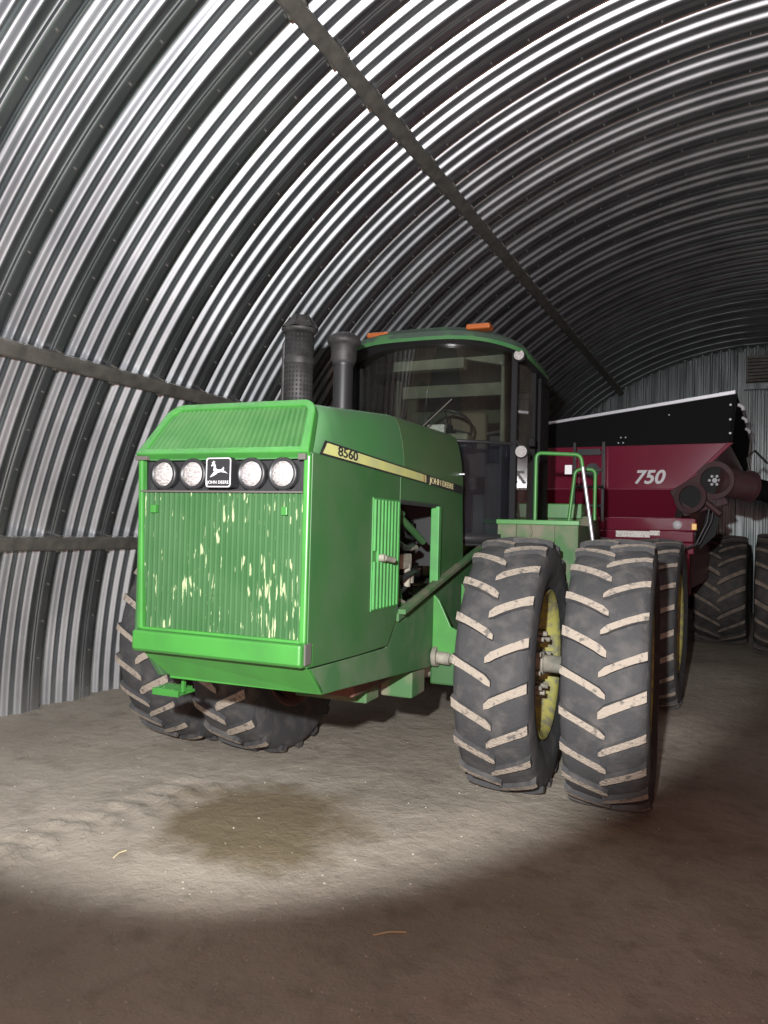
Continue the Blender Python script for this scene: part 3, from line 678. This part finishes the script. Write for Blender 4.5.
for sd in (-1, 1):
    mb = MB(); u = sd * CW
    mb.hexa([(u - .035, .835, ZB), (u + .03, .835, ZB), (u + .03, .90, ZB), (u - .035, .90, ZB), (u - .045, .835, ZT + .05), (u + .025, .835, ZT + .05), (u + .025, .90, ZT + .05), (u - .045, .90, ZT + .05)])
    mb.build('front_post', 'post', tractor, bevel=.01)
    mb = MB(); mb.box((u - .03, 1.62, ZB), (u + .03, 1.70, ZT + .05)); mb.box((u - .03, YR - .1, ZB), (u + .03, YR, ZT + .05)); mb.build('rear_post', 'post', tractor, bevel=.01)
    mb = MB(); mb.box((u - .025, .88, ZB), (u + .025, 1.64, ZB + .10)); mb.box((u - .02, 1.68, ZB), (u + .02, YR - .05, 2.3)); mb.build('cab_side_sill', 'post', tractor, bevel=.005)
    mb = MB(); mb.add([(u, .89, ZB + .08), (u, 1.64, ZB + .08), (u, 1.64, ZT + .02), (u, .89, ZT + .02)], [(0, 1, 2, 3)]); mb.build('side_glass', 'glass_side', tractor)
    mb = MB(); mb.add([(u, 1.69, 2.3), (u, YR - .05, 2.3), (u, YR - .05, ZT + .02), (u, 1.69, ZT + .02)], [(0, 1, 2, 3)]); mb.build('rear_side_glass', 'glass', tractor)
mb = MB(); mb.box((-CW, YR - .03, ZB), (CW, YR, 2.45)); mb.box((-CW, YR - .03, 3.15), (CW, YR, ZT + .05)); mb.build('cab_rear_wall', 'beige', tractor)
mb = MB(); mb.add([(-CW, YR, 2.45), (CW, YR, 2.45), (CW, YR, 3.15), (-CW, YR, 3.15)], [(0, 1, 2, 3)]); mb.build('rear_glass', 'glass', tractor)
# inner beige lining of posts and header
mb = MB()
for sd in (-1, 1):
    mb.box((min(sd * .66, sd * .60), .93, ZB), (max(sd * .66, sd * .60), .99, ZT)); mb.box((min(sd * .70, sd * .62), 1.62, ZB), (max(sd * .70, sd * .62), 1.72, ZT)); mb.box((min(sd * .70, sd * .60), 2.08, ZB), (max(sd * .70, sd * .60), 2.16, ZT))
mb.box((-.55, .88, 3.20), (.28, 1.0, 3.31)); mb.box((-.62, 2.05, 2.88), (.5, 2.15, 3.02)); mb.hexa([(.28, .9, 3.28), (.66, .9, 3.20), (.66, 1.0, 3.20), (.28, 1.0, 3.28), (.28, .9, 3.33), (.66, .9, 3.33), (.66, 1.0, 3.33), (.28, 1.0, 3.33)])
mb.build('cab_lining', 'beige', tractor, bevel=.01)
mb = MB(); mb.box((-.25, .80, 2.5), (.35, 1.0, 2.62)); mb.box((-.08, .82, 1.72), (.12, 1.0, 2.5)); mb.build('dash_console', 'beige', tractor, bevel=.02)
sw = MB(); pts = []
cw_ = Matrix.Translation((.10, 1.10, 2.72)) @ Matrix.Rotation(radians(-38), 4, 'X')
for k in range(33): a = 2 * pi * k / 32; pts.append(cw_ @ Vector((.2 * cos(a), .2 * sin(a), 0)))
sw.tube(pts, .014, 8, cap=False)
for a in (0.5, 2.6, 4.7): sw.tube([cw_ @ Vector((0, 0, -.03)), cw_ @ Vector((.2 * cos(a), .2 * sin(a), 0))], .009, 6)
sw.tube([cw_ @ Vector((0, 0, 0)), (.1, .95, 2.45)], .03, 10); sw.build('steering_wheel', 'black', tractor)
mb = MB(); mb.box((-.28, 1.35, 2.15), (.28, 1.85, 2.30)); mb.hexa([(-.26, 1.78, 2.3), (.26, 1.78, 2.3), (.26, 1.9, 2.3), (-.26, 1.9, 2.3), (-.22, 1.88, 2.98), (.22, 1.88, 2.98), (.22, 1.98, 2.98), (-.22, 1.98, 2.98)]); mb.box((.34, 1.4, 1.75), (.60, 1.95, 2.42)); mb.box((-.15, 1.45, 1.75), (.15, 1.75, 2.15))
mb.build('operator_seat', 'seat', tractor, bevel=.04)
mb = MB(); mb.box((.40, 1.35, 2.42), (.52, 1.43, 2.66)); mb.tube([(.45, 1.6, 2.4), (.43, 1.52, 2.62)], .012, 8); mb.build('control_lever', 'black', tractor, bevel=.01)
mb = MB(); mb.box((-.06, .93, 2.64), (.10, .98, 2.72)); mb.build('dash_display', 'paper', tractor, bevel=.01)
mb = MB(); mb.tube([(-.05, .478, 2.50), (.02, .47, 2.60), (.30, .50, 2.86)], .006, 6); mb.build('wiper', 'hinge', tractor)
# roof
def roof_loop(g, z, droop=.0):
    L_ = []
    for i in range(25):
        u = -CW - .05 - g + 2 * (CW + .05 + g) * i / 24; q = abs(u) / (CW + .05 + g)
        L_.append((u, .40 - g + .36 * q ** 3, z - droop * q ** 4))
    L_ += [(CW + .06 + g, 1.2, z - droop), (CW + .06 + g, 1.9, z - droop), (CW + .0 + g, YR + .1 + g, z - droop), (-CW - g, YR + .1 + g, z - droop), (-CW - .06 - g, 1.9, z - droop), (-CW - .06 - g, 1.2, z - droop)]
    return L_
loops = [(roof_loop(-.02, 3.335, .06), 1), (roof_loop(.03, 3.33, .07), 0), (roof_loop(.045, 3.355, .07), 2), (roof_loop(.03, 3.40, .07), 2), (roof_loop(-.05, 3.45, .06), 2), (roof_loop(-.22, 3.49, .03), 2)]
mb = MB(); n = len(loops[0][0])
for i in range(len(loops) - 1):
    a, b_ = loops[i][0], loops[i + 1][0]
    mb.add(a + b_, [(k, (k + 1) % n, n + (k + 1) % n, n + k) for k in range(n)], loops[i][1], True)
mb.add(loops[0][0], [list(range(n))[::-1]], 1); mb.add(loops[-1][0], [list(range(n))], 2)
G['roofgreen'] = mat('dark_roof_green', (0.03, 0.13, 0.04), 0.5, vscale=6, col2=(0.05, 0.14, 0.05)); G['roofdark'] = mat('grimy_roof_top', (0.03, 0.05, 0.035), 0.7, vscale=5, col2=(0.04, 0.12, 0.04), thr=(.5, .62))
mb.build('cab_roof', ['roofgreen', 'black', 'roofdark'], tractor)
for u0, y0, z0 in ((-.35, .50, 3.40), (.525, .50, 3.405)):
    mb = MB(); mb.box((u0 - .10, y0 - .08, z0), (u0 + .10, y0 + .05, z0 + .045)); mb.build('amber_flasher', 'amber', tractor, bevel=.016)
mb = MB(); mb.lathe([(.0, .0), (.0, .05), (.05, .05), (.07, .0)], 1, (.80, .72, 3.24), 16); mb.box((.78, .74, 3.24), (.82, .80, 3.32)); wl = mb.build('corner_work_light', 'black', tractor)
mb = MB(); mb.lathe([(-.004, .001), (-.004, .042)], 1, (.80, .715, 3.24), 16); mb.build('lens', 'lens', wl)
mb = MB(); mb.tube([(.76, .86, 2.55), (.83, .80, 2.47)], .012, 8); mb.lathe([(.0, .0), (.0, .055), (.02, .058), (.06, .04), (.07, .0)], 1, (.82, .79, 2.45), 24); wl = mb.build('side_work_light', 'black', tractor)
mb = MB(); mb.lathe([(-.004, .001), (-.004, .048)], 1, (.82, .788, 2.45), 24); mb.build('lens', 'lens', wl)
mb = MB(); mb.box((.77, 1.3, 2.55), (.83, 1.38, 2.63)); mb.box((.765, 1.72, 1.8), (.80, 2.15, 3.2)); mb.build('door_hardware', 'post', tractor, bevel=.01)
# side tank / platform behind the front duals
mb = MB(); mb.box((.52, .75, 1.845), (1.31, .80, 1.885)); mb.build('platform_lip', 'green', tractor, bevel=.006)
mb = MB(); mb.box((.80, .76, 1.25), (1.30, 1.75, 1.85)); mb.box((.53, .76, 1.3), (.80, .80, 1.85)); mb.build('platform_tank', 'green_dirty', tractor, bevel=.01)
mb = MB(); mb.box((1.10, .742, 1.25), (1.115, .76, 1.84)); mb.tube([(.92, .745, 1.84), (.93, .74, 1.78), (.92, .745, 1.75)], .009, 6); mb.build('tank_seam', 'green_dirty', tractor)
mb = MB(); mb.box((-1.30, .76, 1.25), (-.80, 1.75, 1.85)); mb.build('far_side_tank', 'green_dirty', tractor, bevel=.01)
def arc_rail(pts, r, name, m_):
    P = [Vector(p) for p in pts]; out = [P[0]]
    for i in range(1, len(P) - 1):
        a, b_, c_ = P[i - 1], P[i], P[i + 1]; d1 = (a - b_).normalized() * .05; d2 = (c_ - b_).normalized() * .05
        for k in range(6): t = k / 5; out.append((b_ + d1) * (1 - t) ** 2 + b_ * 2 * t * (1 - t) + (b_ + d2) * t * t)
    out.append(P[-1]); mb = MB(); mb.tube(out, r, 10); return mb.build(name, m_, tractor)
arc_rail([(.94, .82, 1.86), (.94, .82, 2.44), (1.30, .82, 2.42), (1.315, .825, 2.32)], .016, 'handrail', 'green')
mb = MB(); mb.tube([(1.315, .825, 2.325), (1.405, .84, 1.72)], .0145, 10); mb.build('handrail_leg', 'silver', tractor)
arc_rail([(1.14, 1.3, 1.86), (1.19, 1.3, 2.34), (1.36, 1.3, 2.34), (1.36, 1.3, 1.9)], .016, 'handrail', 'green')
mb = MB(); mb.box((1.1, 1.3, 2.30), (1.16, 1.33, 2.38)); mb.build('rail_reflector', 'white', tractor)
mb = MB(); mb.box((.72, 2.45, 1.93), (1.10, 2.75, 2.085)); mb.build('rear_fender_box', 'green', tractor, bevel=.01)
mb = MB(); mb.hexa([(.66, 2.5, 1.6), (1.22, 2.5, 1.6), (1.22, 3.2, 1.6), (.66, 3.2, 1.6), (.72, 2.5, 1.93), (1.17, 2.5, 1.96), (1.17, 3.2, 2.0), (.72, 3.2, 2.0)])
for i in range(2): mb.box((1.10, 2.49, 1.70 + i * .12), (1.21, 2.50, 1.705 + i * .12))
mb.build('rear_fender', 'green_dirty', tractor, bevel=.01)

# ------------------------------------------------------------------ GRAIN CART
CO = old(2.74, 9.872); CR = YAW - 0.49
cart = empty('grain_cart', (CO.x, CO.y, 0), CR, 'maroon grain cart with black top extension and folded auger behind the tractor', 'grain cart')
LB = 4.6
mb = MB()       # black extension: two side boards, rear board and sloping front board
mb.prism([(-1.70, 2.94), (1.70, 2.94), (1.745, 3.55), (-1.745, 3.13)], 1, 0, .03)
mb.prism([(-1.70, 2.94), (1.70, 2.94), (1.745, 3.5), (-1.745, 3.5)], 1, LB - .03, LB)
for sd in (-1, 1):
    z_ = 3.55 if sd > 0 else 3.13
    mb.hexa([(sd * 1.70 - .015, 0, 2.94), (sd * 1.70 + .015, 0, 2.94), (sd * 1.70 + .015, LB, 2.94), (sd * 1.70 - .015, LB, 2.94),
             (sd * 1.745 - .015, 0, z_), (sd * 1.745 + .015, 0, z_), (sd * 1.745 + .015, LB, 3.5), (sd * 1.745 - .015, LB, 3.5)])
mb.build('top_extension', 'tarp', cart)
mb = MB(); mb.hexa([(-1.745, -.02, 3.12), (1.745, -.02, 3.54), (1.745, .05, 3.54), (-1.745, .05, 3.12), (-1.745, -.02, 3.155), (1.745, -.02, 3.59), (1.745, .05, 3.59), (-1.745, .05, 3.155)]); mb.build('top_rail', 'silver', cart, bevel=.006)
for i, yb in enumerate((.35, 1.5, 2.7)):
    mb = MB(); mb.tube([(1.72, yb, 3.46), (1.77, yb, 3.46), (1.81, yb, 3.43), (1.815, yb, 3.39)], .022, 10); mb.build('bow_end', 'white', cart)
for x, z, r in ((1.69, 3.06, .014), (1.69, 3.23, .014), (1.69, 3.41, .014), (.98, 3.32, .009), (.42, 2.98, .009), (.36, 2.98, .009), (.39, 3.05, .009), (.45, 3.05, .009)):
    mb = MB(); mb.tube([(x, -.012, z), (x, .0, z)], r, 8); mb.build('extension_bolt', 'white', cart)
mb = MB()       # hopper: front, sloped sides, sloped ends
def hop(mb, z0, u0, y0, y0b, z1, u1, y1, y1b, mi):
    v = [(-u0, y0, z0), (u0, y0, z0), (u0, y0b, z0), (-u0, y0b, z0), (-u1, y1, z1), (u1, y1, z1), (u1, y1b, z1), (-u1, y1b, z1)]
    mb.add(v, [(0, 1, 5, 4), (1, 2, 6, 5), (2, 3, 7, 6), (3, 0, 4, 7)], mi)
hop(mb, 2.94, 1.68, 0, LB, 2.37, 1.12, .02, LB - .3, 0); mb.f = [f[::-1] for f in mb.f]
mb.build('hopper_upper', 'maroon', cart, solid=.01)
mb = MB(); hop(mb, 2.37, 1.14, .02, LB - .3, 2.00, 1.02, .30, LB - .9, 0); hop(mb, 2.0, 1.02, .30, LB - .9, 1.3, .4, 1.0, 3.2, 0); mb.f = [f[::-1] for f in mb.f]
G['maroon_low'] = mat('shaded_maroon_paint', (0.13, 0.009, 0.024), 0.3)  # hopper maroon with the shade of down-facing panels put into the colour
mb.build('hopper_lower', 'maroon_low', cart, solid=.01)
mb = MB(); mb.prism([(1.10, 2.36), (1.17, 2.36), (1.73, 2.94), (1.66, 2.94)], 1, -.05, .02); mb.prism([(-1.10, 2.36), (-1.66, 2.94), (-1.73, 2.94), (-1.17, 2.36)], 1, -.05, .02); mb.box((-1.15, -.01, 2.355), (1.15, .02, 2.385)); mb.build('hopper_edge_rail', 'maroon', cart, bevel=.008)
mb = MB(); mb.box((-1.32, .0, 1.84), (1.32, .25, 2.01)); mb.box((-.35, -.05, 1.70), (1.30, .25, 1.84)); mb.box((-1.3, .0, 1.55), (1.3, .25, 1.70)); mb.build('front_crossbeam', 'maroon', cart, bevel=.015)
mb = MB(); mb.box((1.05, 0, 1.1), (1.25, 4.2, 1.7)); mb.box((-1.25, 0, 1.1), (-1.05, 4.2, 1.7)); mb.box((-1.0, 3.6, .75), (1.0, 4.0, 1.1)); mb.box((-1.25, .05, 1.05), (1.25, .25, 1.55)); mb.build('cart_frame', 'maroon_low', cart, bevel=.02)
mb = MB(); mb.hexa([(-.12, -.5, .45), (.12, -.5, .45), (.35, .2, 1.0), (-.35, .2, 1.0), (-.12, -.5, .6), (.12, -.5, .6), (.35, .2, 1.3), (-.35, .2, 1.3)]) ; mb.build('tongue', 'maroon_low', cart, bevel=.02)
mb = MB()
for x in (-.19, .19): mb.box((x - .018, -.10, 1.95), (x + .018, -.06, 2.99))
for z in (2.15, 2.4, 2.62, 2.85): mb.box((-.19, -.10, z - .015), (.19, -.06, z + .015))
mb.box((-.15, -.105, 2.82), (.15, -.07, 2.90)); mb.build('ladder', 'black', cart)
mb = MB(); mb.lathe([(-.012, .001), (-.015, .10)], 1, (.03, 0, 2.62), 24); mb.build('sight_glass', 'black', cart)
for i, uc in enumerate((.745, -.80)):
    text_part('number_decal', '750', .24, 'white', frame4((uc, -.012, 2.52), (1, 0, 0), (0, 0, 1)), cart, offset=.006, shear=.25, sx=1.02)
mb = MB(); mb.box((.36, -.062, 1.75), (.78, -.052, 1.83)); mb.box((.78, -.062, 1.78), (.90, -.052, 1.84)); mb.build('warning_label', 'paper', cart)
mb = MB(); mb.lathe([(-.062, .001), (-.062, .055), (-.05, .055)], 1, (1.10, .05, 1.92), 20); mb.build('round_decal', 'white', cart)
mb = MB(); mb.box((1.27, -.03, 1.86), (1.33, .0, 1.94)); mb.build('amber_reflector', 'amberb', cart, bevel=.006)
# auger
def ringp(c, ax, r0, r1, th, name, matn, par):
    c = Vector(c); ax = Vector(ax).normalized(); a = ax.cross(Vector((0, 0, 1))).normalized(); b_ = ax.cross(a); mb = MB(); n = 36
    prof = [(0, r0), (0, r1), (th, r1), (th, r0)]; vs = []
    for (t_, r) in prof:
        for k in range(n): q = 2 * pi * k / n; vs.append(c + ax * t_ + (a * cos(q) + b_ * sin(q)) * r)
    fs = []
    for i in range(4):
        j = (i + 1) % 4
        for k in range(n): fs.append((i * n + k, i * n + (k + 1) % n, j * n + (k + 1) % n, j * n + k))
    mb.add(vs, fs, 0, False); return mb.build(name, matn, par)
axd = Vector((-.25, -1, .0)).normalized()
F1, F2 = Vector((1.555, -.35, 2.455)), Vector((1.29, -.36, 2.25))
ringp(F1, axd, .165, .225, .03, 'hinge_flange', 'maroon_dust', cart); ringp(F2, Vector((-.35, -1, .1)), .14, .195, .03, 'hinge_flange', 'maroon_dust', cart)
mb = MB(); mb.tube([F1, F1 - axd * .12], .17, 24, 0); mb.tube([F2 + Vector((0, .02, 0)), F2 + Vector((.03, .14, 0))], .15, 24, 0); mb.build('auger_mouth', 'dark', cart)
mb = MB()
for k in range(6):
    a = k * pi / 3; c_ = F1 + axd * .012 + Vector((cos(a) * .055, 0, sin(a) * .055)); mb.tube([c_, c_ + axd * .02], .017, 8)
mb.tube([F1 + axd * .0, F1 + axd * .02], .03, 12)
mb.build('drive_coupler', 'silver', cart)
mb = MB(); mb.tube([F1 - axd * .03, F1 + Vector((.36, .26, -.06))], .175, 28); mb.build('auger_tube', 'maroon_dust', cart)
mb = MB(); mb.tube([F1 + Vector((.34, .24, -.06)), F1 + Vector((.6, .45, -.13)), F1 + Vector((.95, .75, -.25))], .13, 20); mb.build('auger_spout', 'tarp', cart)
ringp(F1 + Vector((.35, .25, -.06)), (1, .75, -.16), .13, .195, .03, 'tube_collar', 'maroon_dust', cart)
mb = MB(); mb.tube([F2 + Vector((.02, .06, 0)), F2 + Vector((.05, .5, -.15)), (1.0, 1.2, 1.7)], .15, 24); mb.build('lower_auger_tube', 'maroon_dust', cart)
mb = MB(); mb.hexa([(1.02, -.18, 2.33), (1.20, -.20, 2.02), (1.70, -.30, 2.18), (1.48, -.30, 2.62), (1.02, -.10, 2.33), (1.20, -.12, 2.02), (1.70, -.22, 2.18), (1.48, -.22, 2.62)]); mb.tube([(1.45, -.3, 2.2), (1.62, -.32, 2.05)], .04, 8); mb.build('hinge_plate', 'maroon_dust', cart, bevel=.01)
mb = MB(); pts = [(1.50, -.30, 2.20), (1.47, -.32, 1.95), (1.35, -.33, 1.68), (1.18, -.30, 1.60), (1.06, -.2, 1.66)]; mb.tube(pts, .014, 8); mb.build('hydraulic_hose', 'black', cart); mb = MB(); mb.tube([(q[0] + .05, q[1], q[2] + .02) for q in pts], .011, 8); mb.build('hydraulic_hose', 'black', cart); mb = MB(); mb.tube([(1.95, .2, 2.42), (1.88, .0, 2.75), (1.96, .1, 2.85), (2.1, .2, 2.7)], .014, 8); mb.build('hydraulic_hose', 'black', cart)
mb = MB(); mb.prism([(1.37, 1.62), (1.55, 1.8), (1.62, 2.1), (1.44, 2.05)], 1, -.1, -.04); mb.build('auger_bracket', 'dark', cart)
for u in (1.40, -1.40):
    wheel(cart, (u, 3.85, .89), 1 if u > 0 else -1, nl=20, R=.885, Wd=.76, rb=.42, zc=.89, tm=('rubber_dark', 'mud_dim'), rimm='maroon_dust', lug=.035, lw=.06, rise=.26)

# wheel of another machine at the right edge
WO = Vector((CO.x, CO.y, 0)) + Matrix.Rotation(CR, 3, 'Z') @ Vector((2.30, 2.95, 0))
ow = empty('implement_wheel', (WO.x, WO.y, 0), CR, 'tall lugged tire standing at the right edge beside the grain cart wheel', 'wheel')
wheel(ow, (0, 0, .92), 1, nl=20, R=.905, Wd=.72, rb=.45, zc=.92, tm=('rubber_dark', 'mud_dim'), rimm='maroon_dust', lug=.035, lw=.06, rise=.26, name='rim')
mb = MB(); mb.box((.30, -.1, .82), (.85, .1, 1.0)); mb.build('axle_stub', 'rustiron', ow, bevel=.01)

# ------------------------------------------------------------------ floor litter
def on_floor(px, py):
    d = (rt2 * (px - 384) / 740 - up2 * (py - 512) / 740 + fw); k = -1.79 / d.z; q = d * k
    return old(q.x, q.y, 0)
for (px, py, ln, an, lab) in ((390, 932, .075, .2, 'pale straw stalk on the dirt floor below the dual wheels'), (120, 852, .05, 1.2, 'short straw piece lying by the tire prints')):
    q = on_floor(px, py); z = floor_z(q.x, q.y)
    mb = MB(); mb.tube([(-ln, 0, 0.005), (0, .008, .009), (ln, .0, .005)], .0035, 6)
    o = mb.build('straw_stalk', 'straw', loc=(q.x, q.y, z)); o.rotation_euler = (0, 0, YAW + an); o['label'] = lab; o['category'] = 'straw'
mb = MB()
for k in range(420):
    px, py = random.uniform(0, 768), random.uniform(720, 1020); q = on_floor(px, py); z = floor_z(q.x, q.y); r = random.choice((.003, .004, .005, .008))
    vs = []
    for a in range(5): vs.append((q.x + r * cos(a * 1.257) * random.uniform(.6, 1.2), q.y + r * sin(a * 1.257) * random.uniform(.6, 1.2), z - .001))
    vs.append((q.x, q.y, z + r * .8)); mb.add(vs, [(a, (a + 1) % 5, 5) for a in range(5)])
o = mb.build('gravel', 'stone'); o['kind'] = 'stuff'; o['label'] = 'small pale crumbs of grain and gravel scattered over the dirt floor'; o['category'] = 'gravel'
